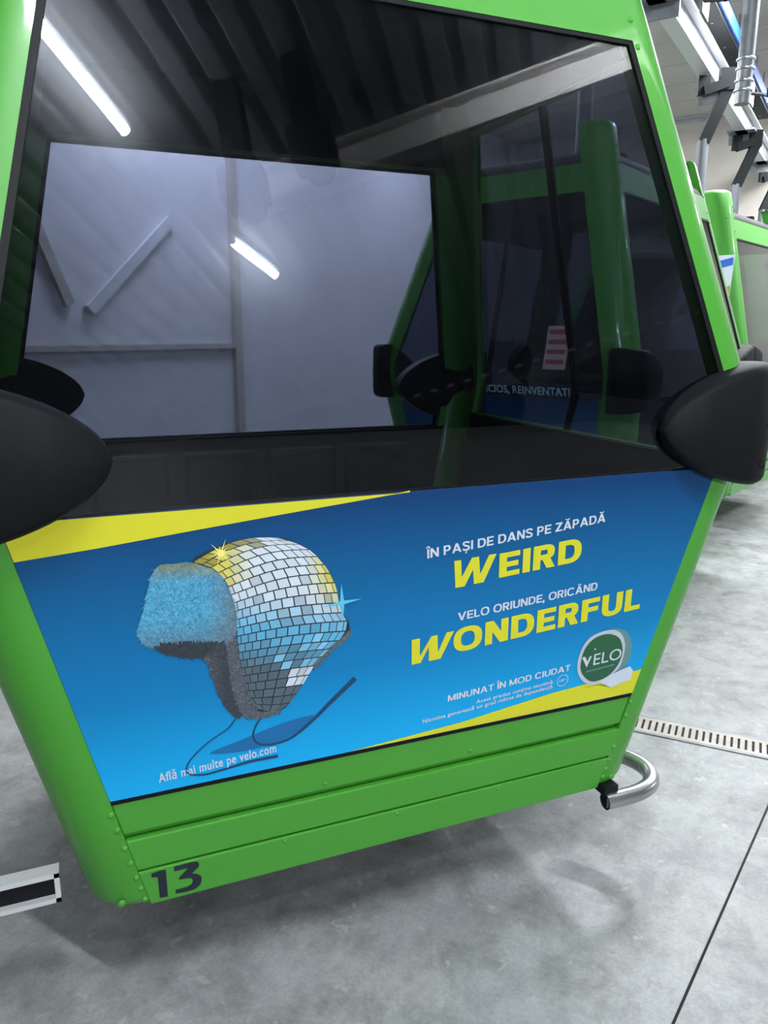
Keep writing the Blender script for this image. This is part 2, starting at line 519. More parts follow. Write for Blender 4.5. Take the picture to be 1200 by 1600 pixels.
# saw-cut joint in the floor (measured apart from the walls) and its fellow across it
def joint(p, ang, l0, l1, name):
    d = Vector((math.cos(ang), math.sin(ang), 0))
    structure(MB().bar(Vector(p) + d * l0, Vector(p) + d * l1, 0.007, 0.0012).build(name, M['seal']))


joint((2.01, 1.634, 0.0006), math.atan2(0.515, 0.857), -3.2, 2.8, 'trim_1')

# beige roof girder behind and above the photographer
g = MB()
gb = -1.66
g.box((6.9, gb, 4.47), (13.0, 0.012, 0.24)).box((6.9, gb, 4.60), (13.0, 0.15, 0.02)).box((6.9, gb, 4.345), (13.0, 0.15, 0.02))
structure(in_room(g.build('trim_2', M['beam'])))
# wall rail and diagonal braces on the back wall
b = MB()
yb = B1 - 0.03
b.bar((3.93, yb, 2.80), (4.30, yb, 1.90), 0.09, 0.05, (0, 1, 0))
structure(in_room(b.build('trim_3', M['wall_warm'])))
b = MB()
b.bar((4.50, yb, 1.86), (5.50, yb, 2.74), 0.10, 0.05, (0, 1, 0))
structure(in_room(b.build('trim_4', M['brace'])))
b = MB().box((5.0, yb, 1.53), (2.7, 0.04, 0.05))
structure(in_room(b.build('trim_5', M['wall_warm'])))
b = MB().box((6.36, yb, 2.4), (0.10, 0.06, 4.8))
structure(in_room(b.build('trim_6', M['wall_warm'])))
# daylight windows high in the wall behind the photographer, right-hand part of the hall
for i, aa in enumerate((8.3, 10.2)):
    fr = MB()
    for k in range(4):
        fr.box((aa - 0.72 + 0.48 * k, B0 + 0.03, 2.6), (0.05, 0.06, 1.5))
    for k in range(3):
        fr.box((aa, B0 + 0.03, 1.85 + 0.75 * k), (1.49, 0.06, 0.05))
    w = structure(in_room(fr.build('window_%d' % (i + 1), M['dark'])))
    pn = MB()
    pn.box((aa, B0 + 0.008, 2.6), (1.44, 0.012, 1.5))
    pn.build('window_pane', M['daylight'], w)

# floor drain with slotted cover
dr = empty('floor_drain', (2.41, 2.255, 0.0), math.atan2(-0.739, 0.673))
tag(dr, 'pale slotted drain cover set into the concrete floor right of the cabin', 'drain')
frm = MB()
L0, L1 = -4.0, 6.0
for s in (-1, 1):
    frm.box(((L0 + L1) / 2, s * 0.074, 0.002), (L1 - L0, 0.010, 0.006))
frm.build('drain_frame', M['galv'], dr)
gr = MB()
for s in (-1, 1):
    gr.box(((L0 + L1) / 2, s * 0.056, 0.003), (L1 - L0, 0.022, 0.005))
x = L0
while x < L1:
    gr.box((x, 0, 0.003), (0.0175, 0.094, 0.0048), Matrix.Rotation(0.0, 3, 'Z'))
    x += 0.0275
gr.build('slotted_cover', noisy('rusty_drain_metal', [(0.44, 0.42, 0.385), (0.36, 0.32, 0.28), (0.47, 0.455, 0.43)], 6, 0.5, 0.2), dr)
MB().box(((L0 + L1) / 2, 0, 0.0008), (L1 - L0, 0.14, 0.0012)).build('drain_channel', M['seal'], dr)


# two fluorescent tube lamps whose mirror images show in the window
def tube_light(a, b, length, label, turn=0.0):
    z = CEIL - 0.05
    t = empty('tube_light', room(a, b, z), ROOM + turn)
    tag(t, label, 'lamp')
    MB().box((0, 0, 0.02), (0.085, length + 0.04, 0.05)).build('housing', M['alu'], t, bevel=0.006)
    MB().tube([(0, -length / 2, -0.045), (0, length / 2, -0.045)], 0.033, 14).build('lamp_tube', M['tube'], t, True)
    for s in (-1, 1):
        MB().box((0, s * (length / 2 + 0.008), -0.025), (0.04, 0.016, 0.06)).build('end_cap', M['alu'], t)


tube_light(-0.135, -0.40, 1.4, 'long lit fluorescent tube mirrored in the upper left of the window')
tube_light(0.05, -2.73, 0.58, 'short lit fluorescent tube mirrored in mid window below the girder', 0.22)

# ------------------------------------------------------------------ the cabins
ZB, ZW, ZT, ZS = 0.302, 1.462, 2.445, 1.317     # bottom, waist fold, window top, sill
HW, DP, FL, RR = 0.9375, 0.90, 0.025, 0.11      # half width of the panes at the waist, half depth, post flat, post radius


def _d(z):
    return math.sqrt((z - ZW) ** 2 + 0.015 ** 2)


def hx(z):                       # half width of the end face between its posts
    return HW - (0.2177 if z > ZW else 0.2307) * _d(z)


def fy(z):                       # half depth: how far the end face stands out
    return DP - (0.285 if z > ZW else 0.117) * _d(z)


def ox(z):                       # half width over the side faces
    return hx(z) + FL + RR


def sy(z):                       # half length of the side panes between the posts
    return fy(z) - RR - 0.06


def L(x, y, z):                  # cabin space: its base at z = 0
    return (x, y, z - ZB)


def post_ring(z, sx, sgy, ins=0.0):
    t = 0.035
    h, f = hx(z), fy(z)
    cx, cy = h + FL, f - RR
    r = RR - ins
    out = [(h, f - ins), (h + FL * 0.6, f - ins)]
    out += [(cx + r * math.sin(a * PI / 16), cy + r * math.cos(a * PI / 16)) for a in range(9)]
    out += [(cx + r, cy - 0.06)]
    inn = [(cx + r - t, cy - 0.06)]
    inn += [(cx + (r - t) * math.cos(a * PI / 12), cy + (r - t) * math.sin(a * PI / 12)) for a in range(7)]
    inn += [(h, f - t - ins)]
    return [L(x * sx, y * sgy, z) for x, y in out + inn]


LEVELS = [ZB + 0.03, 0.6, 1.0, 1.3, 1.40, 1.44, 1.462, 1.484, 1.53, 1.6, 1.9, 2.2, ZT, 2.66, 2.80]


def face(x0, x1, z0, z1, off, th, zs=None, mode='end'):
    """sheet lying in an end face (mode end) or a side face (mode side), th thick inwards; x0, x1 are functions of z"""
    zz = [z0] + [z for z in (1.40, 1.44, 1.462, 1.484, 1.53) if z0 < z < z1] + [z1]
    rings = []
    for z in zz:
        if mode == 'end':
            y = fy(z) + off
            r = [(x0(z), y, z), (x1(z), y, z), (x1(z), y - th, z), (x0(z), y - th, z)]
        else:
            x = ox(z) + off
            r = [(x, x0(z), z), (x, x1(z), z), (x - th, x1(z), z), (x - th, x0(z), z)]
        rings.append([L(*p) for p in r])
    return MB().loft(rings)


def flip(mb, sx=1, sgy=1):
    mb.v = [(x * sx, y * sgy, z) for x, y, z in mb.v]
    return mb


def lens(s):
    return max(0.0, 1 - abs(2 * s - 1) ** 2.1) ** 0.62


def bumper(sx, sgy):
    """black pad wrapped round a corner at the waist: tall on the corner, running out to a tip on either face"""
    zc = 1.432
    h, f = HW + FL, DP
    cx, cy = h, f - RR
    arm = 0.275
    arc = RR * PI / 2
    tot = arm + arc + 0.03
    rings = []
    n = 40
    for i in range(n + 1):
        q = i / n
        s = q * tot
        if s < arm:
            p, nrm = (cx - arm + s, f), (0, 1)
        elif s < arm + arc:
            a = (s - arm) / RR
            p, nrm = (cx + RR * math.sin(a), cy + RR * math.cos(a)), (math.sin(a), math.cos(a))
        else:
            p, nrm = (cx + RR, cy - (s - arm - arc)), (1, 0)
        end = min(1.0, (tot - s) / 0.02)
        hh = 0.168 * lens(q * 0.56) + 0.004
        thick = 0.042 * min(1.0, lens(q * 0.5) * 1.5 + 0.1) * (0.35 + 0.65 * end)
        ring = []
        for zz, o in ((-1, -0.05), (-1, thick * 0.45), (-0.93, thick * 0.85), (-0.85, thick), (0.0, thick * 1.1),
                      (0.85, thick), (0.93, thick * 0.85), (1, thick * 0.45), (1, -0.05)):
            ring.append(L((p[0] + nrm[0] * o) * sx, (p[1] + nrm[1] * o) * sgy, zc + zz * hh))
        rings.append(ring)
    return MB().loft(rings)


def rivet(p, nrm, parent, r=0.0085):
    mb = MB()
    nrm = Vector(nrm).normalized()
    u = nrm.orthogonal().normalized()
    w = nrm.cross(u)
    p = Vector(p)
    rings = []
    for a in (0.0, 0.5, 1.0, 1.4):
        rings.append([p + nrm * (r * 0.55 * math.sin(a)) + (u * math.cos(k * PI / 5) + w * math.sin(k * PI / 5)) * r * math.cos(a) for k in range(10)])
    return mb.loft(rings).build('rivet', M['green'], parent, True)


def end_point(u, v, off=0.0, sgy=-1):
    """point on the lower half of an end face, off metres outside it (u across, v height above the floor)"""
    y = DP - 0.117 * (ZW - v) + off
    return Vector(L(u, y * sgy, v))


def build_cabin():
    root = empty('cable_car_cabin', (0, 0, 0))
    for sx in (-1, 1):
        for sgy in (-1, 1):
            rings = [post_ring(ZB - 0.012, sx, sgy, 0.034), post_ring(ZB, sx, sgy, 0.014), post_ring(ZB + 0.014, sx, sgy, 0.004)]
            rings += [post_ring(z, sx, sgy) for z in LEVELS]
            rings += [post_ring(2.82, sx, sgy, 0.006), post_ring(2.832, sx, sgy, 0.02)]
            p = MB().loft(rings).build('corner_post', M['green'], root, True)
            for z in (2.43, 2.50, 2.60, 2.70) if sgy < 0 else ():
                rivet(L((hx(z) + 0.012) * sx, fy(z) * sgy, z), (0, sgy, 0.27), p, 0.009)
    for sgy in (-1, 1):
        top, sill = (ZT, ZS) if sgy < 0 else (2.335, 1.25)
        nm = lambda z: -hx(z)
        px = lambda z: hx(z)
        flip(face(nm, px, top, 2.60, 0.0, 0.035), 1, sgy).build('top_beam', M['green'], root)
        flip(face(lambda z: -hx(z) + 0.002, lambda z: hx(z) - 0.002, sill, top, -0.007, 0.006), 1, sgy).build('end_window', M['front_pane' if sgy < 0 else 'pane'], root)
        for s in (-1, 1):
            a = (lambda z: hx(z) - 0.016) if s > 0 else (lambda z: -hx(z) + 0.0)
            c = (lambda z: hx(z)) if s > 0 else (lambda z: -hx(z) + 0.016)
            flip(face(a, c, sill, top, -0.0015, 0.005), 1, sgy).build('window_seal', M['seal'], root)
        flip(face(nm, px, top - 0.012, top, -0.0015, 0.005), 1, sgy).build('window_seal', M['seal'], root)
        # lower panel, then the green boards with grooves between them
        flip(face(nm, px, 0.627, sill, -0.002, 0.02), 1, sgy).build('lower_panel', M['lining'], root)
        flip(face(nm, px, 0.614, 0.627, -0.001, 0.02), 1, sgy).build('panel_seal', M['seal'], root)
        for z0, z1, o in ((0.522, 0.614, -0.004), (0.4135, 0.506, 0.003), (ZB, 0.408, 0.004)):
            bd = flip(face(nm, px, z0, z1, o, 0.022), 1, sgy).build('skirt_board', M['green'], root, bevel=0.004)
        flip(face(nm, px, ZB + 0.02, 0.62, -0.022, 0.01), 1, sgy).build('skirt_backing', M['green'], root)
        flip(face(lambda z: -hx(z) - 0.02, lambda z: hx(z) + 0.02, 0.40, sill - 0.005, -0.05, 0.008), 1, sgy).build('inner_lining', M['lining'], root)
        flip(face(lambda z: -hx(z) - 0.03, lambda z: hx(z) + 0.03, top + 0.01, 2.60, -0.037, 0.006), 1, sgy).build('inner_lining', M['lining'], root)
        # bench under each end window
        yb = sgy
        be = MB().box(L(0, yb * 0.58, 0.72), (1.45, 0.36, 0.08)).box(L(0, yb * 0.62, 0.55), (1.40, 0.24, 0.30))
        sb = be.build('bench', M['seat'], root, bevel=0.01)
        for k in range(4):
            x = -0.54 + 0.36 * k
            MB().box(L(x, yb * 0.742, 0.97), (0.31, 0.06, 0.44)).build('backrest', M['seat'], sb, bevel=0.025)
    for sx in (-1, 1):
        n_ = lambda z: -sy(z)
        p_ = lambda z: sy(z)
        flip(face(n_, p_, ZT, 2.60, 0.0, 0.035, mode='side'), sx).build('top_beam', M['green'], root)
        flip(face(lambda z: -sy(z) - 0.02, lambda z: sy(z) + 0.02, ZT + 0.01, 2.60, -0.037, 0.006, mode='side'), sx).build('inner_lining', M['lining'], root)
        flip(face(n_, p_, ZS, ZT, -0.007, 0.006, mode='side'), sx).build('side_window', M['pane'], root)
        flip(face(n_, p_, ZB, ZS, 0.0, 0.03, mode='side'), sx).build('side_panel', M['green'], root)
        flip(face(n_, p_, 0.40, ZS - 0.005, -0.036, 0.008, mode='side'), sx).build('inner_lining', M['lining'], root)
        flip(face(lambda z: -0.012, lambda z: 0.012, ZS, ZT, 0.002, 0.02, mode='side'), sx).build('door_seam', M['seal'], root)
        for sgy in (-1, 1):
            bp = bumper(sx, sgy).build('bumper', M['rubber'], root, True)
            for z in (1.545, 1.44, 1.325):
                x, y = HW + FL + 0.045, DP + 0.028
                MB().tube([L(x * sx, y * sgy, z), L((x + 0.012) * sx, (y + 0.004) * sgy, z)], 0.011, 10).build('bolt_hole', M['seal'], bp)
    # floor and roof
    fx, fyy = ox(0.36) - 0.04, fy(0.36) - 0.04
    MB().box(L(0, 0, 0.36), (2 * fx, 2 * fyy, 0.06)).build('cabin_floor', M['lining'], root)
    rings = []
    for z, k in ((2.56, 0.985), (2.60, 0.99), (2.64, 0.95), (2.69, 0.80), (2.71, 0.55)):
        X, Y = ox(2.58) * k, fy(2.58) * k
        r = 0.10
        ring = []
        for qx, qy, a0 in ((1, 1, 0), (-1, 1, 1), (-1, -1, 2), (1, -1, 3)):
            for a in range(5):
                t = (a0 + a / 4) * PI / 2
                ring.append(L(qx * (X - r) + r * math.cos(t), qy * (Y - r) + r * math.sin(t), z))
        rings.append(ring)
    MB().loft(rings).build('roof', M['lining'], root, True)
    rr = MB()
    for s in (-1, 1):
        rr.bar(L(s * 0.28, -0.42, 2.71), L(s * 0.28, 0.42, 2.71), 0.06, 0.05)
        rr.bar(L(-0.42, s * 0.28, 2.715), L(0.42, s * 0.28, 2.715), 0.05, 0.04)
    rr.build('roof_frame', M['dark'], root)
    return root


cabin = build_cabin()
cabin.location = (0.7664, 2.50, ZB)


def hang(root, turn):
    a = MB().tube([L(0, 0, 2.70), L(0, 0, 2.86), L(0, 0, 3.40)], 0.05, 14).build('hanger_arm', M['grey_arm'], root, True)
    u = Vector((math.cos(turn), math.sin(turn), 0))
    w = Vector((-u.y, u.x, 0))
    o = lambda p, q, z: Vector(L(0, 0, z)) + u * p + w * q
    b = MB().bar(o(0, 0, 3.38), o(0, -0.17, 3.82), 0.10, 0.09, u)
    b.bar(o(0, -0.16, 3.80), o(0, -0.16, 3.98), 0.13, 0.10, u)
    b.build('upper_arm', M['dark'], a)
    g = MB().bar(o(0, -0.16, 3.86), o(0, 0.04, 3.80), 0.11, 0.08).bar(o(0, 0.04, 3.77), o(0, 0.04, 3.93), 0.10, 0.06, u)
    g.build('grip', M['dark'], a)


hang(cabin, ROOM)
copies = []
for x, y, rz in ((3.30, 4.60, math.radians(28)), (5.58, 5.95, math.radians(26)), (7.55, 7.45, math.radians(26)), (9.40, 8.75, math.radians(28))):
    c = copy_tree(cabin)
    c.location = (x, y, ZB)
    c.rotation_euler = (0, 0, rz)
    copies.append(c)
tag(cabin, 'green cable car cabin numbered 13 with a blue fur hat poster on its front', 'cable car cabin', 'parked cable car cabins')
tag(copies[0], 'green cabin seen darkly through the tinted window of the cabin numbered 13', 'cable car cabin', 'parked cable car cabins')
tag(copies[1], 'green cabin just past the right edge of the numbered cabin, striped film in its window', 'cable car cabin', 'parked cable car cabins')
tag(copies[2], 'green cabin partly showing behind the one with the striped window film', 'cable car cabin', 'parked cable car cabins')
tag(copies[3], 'farthest green cabin of the parked row, its hanger at the right edge', 'cable car cabin', 'parked cable car cabins')


# ------------------------------------------------------------------ the poster and its print
def poly(name, pts, off, m, parent):
    """flat printed shape on the lower end face"""
    bm = bmesh.new()
    vs = [bm.verts.new(end_point(u, v, off)) for u, v in pts]
    f = bm.faces.new(vs)
    bm.normal_update()
    if f.normal.y > 0:
        f.normal_flip()
    bmesh.ops.triangulate(bm, faces=[f])
    me = bpy.data.meshes.new(name)
    bm.to_mesh(me)
    bm.free()
    return link(name, me, m, parent)


def smooth_closed(pts, n=4):
    out = []
    k = len(pts)
    for i in range(k):
        p0, p1, p2, p3 = (Vector((*pts[(i + j) % k], 0)) for j in (-1, 0, 1, 2))
        for s in range(n):
            t = s / n
            q = 0.5 * ((2 * p1) + (p2 - p0) * t + (2 * p0 - 5 * p1 + 4 * p2 - p3) * t * t + (3 * p1 - p0 - 3 * p2 + p3) * t ** 3)
            out.append((q.x, q.y))
    return out


def smooth_open(pts, n=8):
    out = []
    k = len(pts)
    for i in range(k - 1):
        p0, p1, p2, p3 = (Vector((*pts[min(max(i + j, 0), k - 1)], 0)) for j in (-1, 0, 1, 2))
        for s in range(n):
            t = s / n
            q = 0.5 * ((2 * p1) + (p2 - p0) * t + (2 * p0 - 5 * p1 + 4 * p2 - p3) * t * t + (3 * p1 - p0 - 3 * p2 + p3) * t ** 3)
            out.append((q.x, q.y))
    out.append(tuple(pts[-1]))
    return out


def ribbon(pts, w0, w1, power=3):
    c = smooth_open(pts)
    lft, rgt = [], []
    for i, p in enumerate(c):
        a, b = c[max(i - 1, 0)], c[min(i + 1, len(c) - 1)]
        d = Vector((b[0] - a[0], b[1] - a[1]))
        d.normalize()
        w = (w0 + (w1 - w0) * (i / (len(c) - 1)) ** power) / 2
        lft.append((p[0] - d.y * w, p[1] + d.x * w))
        rgt.append((p[0] + d.y * w, p[1] - d.x * w))
    return lft, rgt


def lettering(name, body, p0, p1, cap, off, m, parent, bold=0.02, spacing=1.0):
    me = text_mesh(body, bold, 0.0, spacing)
    ref = text_mesh('H', bold)
    capu = max(v.co.y for v in ref.vertices) - min(v.co.y for v in ref.vertices)
    base = min(v.co.y for v in ref.vertices)
    bpy.data.meshes.remove(ref)
    x0 = min(v.co.x for v in me.vertices)
    x1 = max(v.co.x for v in me.vertices)
    d = Vector((p1[0] - p0[0], p1[1] - p0[1]))
    for v in me.vertices:
        s = (v.co.x - x0) / (x1 - x0)
        h = (v.co.y - base) / capu * cap
        u = p0[0] + d.x * s - d.y / d.length * h
        w = p0[1] + d.y * s + d.x / d.length * h
        v.co = end_point(u, w, off)
    me.materials.clear()
    return link(name, me, m, parent)


# a plain wide grotesque for the poster's capitals, drawn stroke by stroke (cap height 1)
def stroke(pts, t):
    """band of width t along a line"""
    n = len(pts)
    a_, b_ = [], []
    for i, p in enumerate(pts):
        q0, q1 = pts[max(i - 1, 0)], pts[min(i + 1, n - 1)]
        d = Vector((q1[0] - q0[0], q1[1] - q0[1])).normalized()
        k = 1.0
        if 0 < i < n - 1:
            d0 = Vector((p[0] - q0[0], p[1] - q0[1])).normalized()
            k = 1 / max(0.5, abs(d0.dot(d)))
        a_.append((p[0] - d.y * t / 2 * k, p[1] + d.x * t / 2 * k))
        b_.append((p[0] + d.y * t / 2 * k, p[1] - d.x * t / 2 * k))
    return [[a_[i], a_[i + 1], b_[i + 1], b_[i]] for i in range(n - 1)]


def rect(x0, y0, x1, y1):
    return [[(x0, y0), (x1, y0), (x1, y1), (x0, y1)]]


def para(xb, yb, xt, yt, w):
    return [[(xb, yb), (xb + w, yb), (xt + w, yt), (xt, yt)]]


def oval(cx, cy, rx, ry, t, a0, a1, n=28, e=2.5, th=None):
    """part of a squarish ring, angles in degrees"""
    th = th or t
    out = []
    prev = None
    for i in range(n + 1):
        a = math.radians(a0 + (a1 - a0) * i / n)
        c, s_ = math.cos(a), math.sin(a)
        f = lambda v: math.copysign(abs(v) ** (2 / e), v)
        o = (cx + rx * f(c), cy + ry * f(s_))
        q = (cx + (rx - t) * f(c), cy + (ry - th) * f(s_))
        if prev:
            out.append([prev[0], o, q, prev[1]])
        prev = (o, q)
    return out


def glyph(ch, t):
    h = t * 0.86
    base = {'\u0102': 'A', '\u00c2': 'A', '\u00ce': 'I', '\u0218': 'S'}.get(ch, ch)
    P, w = [], 0.7
    if base == 'I':
        w = t
        P += rect(0, 0, t, 1)
    elif base in 'EFL':
        w = 0.68 if base != 'L' else 0.62
        P += rect(0, 0, t, 1)
        if base in 'EL':
            P += rect(0, 0, w, h)
        if base in 'EF':
            P += rect(0, 1 - h, w, 1) + rect(0, 0.5 - h / 2, w * 0.93, 0.5 + h / 2)
    elif base == 'T':
        w = 0.72
        P += rect(0, 1 - h, w, 1) + rect(w / 2 - t / 2, 0, w / 2 + t / 2, 1)
    elif base == 'N':
        w = 0.80
        P += rect(0, 0, t, 1) + rect(w - t, 0, w, 1) + para(w - t * 1.12, 0, 0, 1, t * 1.12)
    elif base == 'M':
        w = 0.98
        P += rect(0, 0, t, 1) + rect(w - t, 0, w, 1) + para(w / 2 - t / 2, 0.06, 0, 1, t) + para(w / 2 - t / 2, 0.06, w - t, 1, t)
    elif base == 'A':
        w = 0.92
        P += para(0, 0, w / 2 - t * 0.55, 1, t * 1.1) + para(w - t * 1.1, 0, w / 2 - t * 0.55, 1, t * 1.1) + rect(0.2, 0.2, w - 0.2, 0.2 + h)
    elif base == 'V':
        w = 0.90
        P += para(w / 2 - t * 0.55, 0, 0, 1, t * 1.1) + para(w / 2 - t * 0.55, 0, w - t * 1.1, 1, t * 1.1)
    elif base == 'Z':
        w = 0.74
        P += rect(0, 0, w, h) + rect(0, 1 - h, w, 1) + para(0, h * 0.6, w - t * 1.35, 1 - h * 0.6, t * 1.35)
    elif base == 'O':
        w = 0.96
        P += oval(w / 2, 0.5, w / 2, 0.52, t, 0, 360, 44, 2.5, h)
    elif base == 'C':
        w = 0.90
        P += oval(0.47, 0.5, 0.47, 0.52, t, 38, 322, 40, 2.5, h)
    elif base == 'D':
        w = 0.82
        P += rect(0, 0, t, 1) + rect(0, 0, w - 0.44, h) + rect(0, 1 - h, w - 0.44, 1) + oval(w - 0.44, 0.5, 0.44, 0.5, t, -90, 90, 26, 2.4, h)
    elif base == 'U':
        w = 0.80
        P += rect(0, 0.4, t, 1) + rect(w - t, 0.4, w, 1) + oval(w / 2, 0.4, w / 2, 0.42, t, 180, 360, 28, 2.5, h)
    elif base in 'PR':
        w = 0.72 if base == 'P' else 0.76
        y0 = 0.36 if base == 'P' else 0.38
        r = (1 - y0) / 2
        P += rect(0, 0, t, 1) + rect(0, 1 - h, w - r - 0.03, 1) + rect(0, y0, w - r - 0.03, y0 + h)
        P += oval(w - r - 0.03, y0 + r, r, r, t, -90, 90, 22, 2.4, h)
        if base == 'R':
            P += para(w - t * 1.15, 0, w * 0.36, y0 + h * 0.5, t * 1.15)
    elif base == 'S':
        w = 0.74
        sp = smooth_open([(w - 0.09, 0.76), (w - 0.16, 0.875), (w / 2, 1.015 - h / 2), (0.15, 0.885), (0.10, 0.74), (0.22, 0.59), (w / 2, 0.515),
                          (w - 0.20, 0.44), (w - 0.09, 0.27), (w - 0.16, 0.12), (w / 2, -0.015 + h / 2), (0.15, 0.12), (0.08, 0.25)], 5)
        P += stroke(sp, t * 0.95)
    elif base == ',':
        w = t
        P += para(-0.03, -0.17, 0, t, t)
    if ch == '\u0102':
        P += stroke([(w / 2 + 0.19 * math.cos(a * PI / 8), 1.27 + 0.15 * math.sin(a * PI / 8)) for a in range(8, 17)], t * 0.6)
    if ch in '\u00c2\u00ce':
        P += stroke([(w / 2 - 0.19, 1.10), (w / 2, 1.25), (w / 2 + 0.19, 1.10)], t * 0.6)
    if ch == '\u0218':
        P += para(w / 2 - 0.12, -0.30, w / 2 - 0.06, -0.08, t * 0.8)
    return P, w


def capitals(name, body, p0, p1, cap, off, m, parent, t):
    x, polys = 0.0, []
    for ch in body:
        if ch == ' ':
            x += 0.36
            continue
        P, w = glyph(ch, t)
        polys += [[(a + x, b) for a, b in q] for q in P]
        x += w + (0.10 if t > 0.18 else 0.12)
    total = x - (0.10 if t > 0.18 else 0.12)
    d = Vector((p1[0] - p0[0], p1[1] - p0[1]))
    mb = MB()
    for k, q in enumerate(polys):
        pts = []
        for a, b in q:
            s = a / total
            hgt = b * cap
            pts.append(end_point(p0[0] + d.x * s - d.y / d.length * hgt, p0[1] + d.y * s + d.x / d.length * hgt, off + 0.00004 * (k % 9)))
        mb.add(pts, [tuple(range(len(pts)))])
    me = bpy.data.meshes.new(name)
    me.from_pydata(mb.v, [], mb.f)
    me.update()
    bm = bmesh.new()
    bm.from_mesh(me)
    for f in bm.faces:
        f.normal_update()
        if f.normal.y > 0:
            f.normal_flip()
    bm.to_mesh(me)
    bm.free()
    return link(name, me, m, parent)


poster = flip(face(lambda z: -hx(z) + 0.001, lambda z: hx(z) - 0.001, 0.6275, ZS, 0.0015, 0.003), 1, -1).build('poster', M['poster'], cabin)
S1, S2, S3, S4, S5 = 0.0024, 0.0029, 0.0034, 0.0039, 0.0044


def edge(v):
    return HW - 0.2307 * (ZW - v) - 0.002


wt = ART['wedge_top']
pts = [(-edge(wt[0][1]), wt[0][1] - 0.001)] + wt[1:] + [(wt[-1][0], ZS - 0.001), (-edge(ZS), ZS - 0.001)]
poly('yellow_flash', pts, S1, M['yellow'], poster)
wl = ART['wedge_low']
pts = [(wl[0][0] - 0.03, 0.6285)] + wl[1:3] + [(edge(0.705), 0.705), (edge(0.6285), 0.6285)]
poly('yellow_flash', pts, S1, M['yellow'], poster)
poly('printed_shadow', smooth_closed(ART['shade']), S1, M['faded_blue'], poster)

for nm, a, b in (('strap_a', 0.0034, 0.009), ('strap_b', 0.0048, 0.015)):
    l, r = ribbon(ART[nm], a, b)
    mb = MB()
    k = len(l)
    mb.add([end_point(*p, S2) for p in l + r], [(i, i + 1, k + i + 1, k + i) for i in range(k - 1)])
    mb.build('printed_strap', M['navy'], poster)


# the hat: one flat many-coloured print
class Ink:
    def __init__(self):
        self.v, self.f, self.c = [], [], []

    def face(self, pts, off, col):
        k = len(self.v)
        self.v += [end_point(u, v, off) for u, v in pts]
        self.f.append(tuple(range(k, k + len(pts))))
        self.c.append(col)

    def poly(self, pts, off, fn):
        bm = bmesh.new()
        vs = [bm.verts.new((u, v, 0)) for u, v in pts]
        f = bm.faces.new(vs)
        bmesh.ops.triangulate(bm, faces=[f])
        for t in bm.faces:
            self.face([(w.co.x, w.co.y) for w in t.verts], off, fn)
        bm.free()

    def build(self, name, parent):
        me = bpy.data.meshes.new(name)
        me.from_pydata(self.v, [], self.f)
        at = me.color_attributes.new('ink', 'FLOAT_COLOR', 'CORNER')
        i = 0
        for f, c in zip(me.polygons, self.c):
            for _ in range(f.loop_total):
                at.data[i].color = (*c, 1)
                i += 1
        return link(name, me, M['ink'], parent)


def lerp(a, b, t):
    t = min(1.0, max(0.0, t))
    return tuple(x + (y - x) * t for x, y in zip(a, b))


def inside(p, pts):
    x, y = p
    r = False
    j = len(pts) - 1
    for i in range(len(pts)):
        a, b = pts[i], pts[j]
        if (a[1] > y) != (b[1] > y) and x < (b[0] - a[0]) * (y - a[1]) / (b[1] - a[1]) + a[0]:
            r = not r
        j = i
    return r


def vary(c, k):
    f = 1 + random.uniform(-k, k)
    return tuple(min(1, x * f) for x in c)


hat = Ink()
dome = smooth_closed(ART['dome'], 3)
hat.poly(dome, S2, (0.010, 0.020, 0.032))


def resample(pts, n):
    ln = [0]
    for a, b in zip(pts, pts[1:]):
        ln.append(ln[-1] + math.hypot(b[0] - a[0], b[1] - a[1]))
    out = []
    for i in range(n):
        s = ln[-1] * i / (n - 1)
        j = max(k for k in range(len(ln)) if ln[k] <= s + 1e-9)
        j = min(j, len(pts) - 2)
        t = (s - ln[j]) / (ln[j + 1] - ln[j])
        out.append((pts[j][0] + (pts[j + 1][0] - pts[j][0]) * t, pts[j][1] + (pts[j + 1][1] - pts[j][1]) * t))
    return out


def tile_colour(u, v):
    """painted mirror tiles: yellow left and upper right, white above, cyan in the middle, slate below"""
    s = (u + 0.54) / 0.37
    t = (1.24 - v) / 0.45
    white, cyan, slate = (0.62, 0.70, 0.78), (0.10, 0.38, 0.60), (0.075, 0.110, 0.14)
    yel, oliv = (0.62, 0.56, 0.10), (0.20, 0.18, 0.02)
    c = lerp(white, cyan, (t - 0.27 - 0.16 * max(0, s - 0.3)) * 5)
    c = lerp(c, slate, (t - 0.50 - 0.22 * max(0, s - 0.25)) * 5)
    if t < 0.22:
        c = lerp(c, yel, (0.36 - s) * 6)
        if s < 0.14 or (t < 0.04 and s < 0.4):
            c = lerp(c, oliv, 0.75)
    if s > 0.70 and 0.10 < t < 0.46:
        c = lerp(c, yel, (s - 0.70) * 9 * (0.46 - t) * 4)
    if 0.55 < s < 0.75 and 0.34 < t < 0.46 and random.random() < 0.4:
        c = lerp(c, yel, 0.6)
    if 0.5 < s < 0.95 and 0.55 < t < 0.75 and random.random() < 0.35:
        c = lerp(c, (0.20, 0.50, 0.72), 0.8)
    if 0.55 < s < 0.72 and 0.78 < t < 0.88:
        c = lerp(c, white, 0.85)
    r = random.random()
    if r < 0.12:
        c = vary(lerp(c, (0.03, 0.06, 0.09), 0.25), 0.1)
    return vary(c, 0.10)


NR = 21
rl, rrow = resample(smooth_open(ART['rowl']), NR + 1), resample(smooth_open(ART['rowr']), NR + 1)


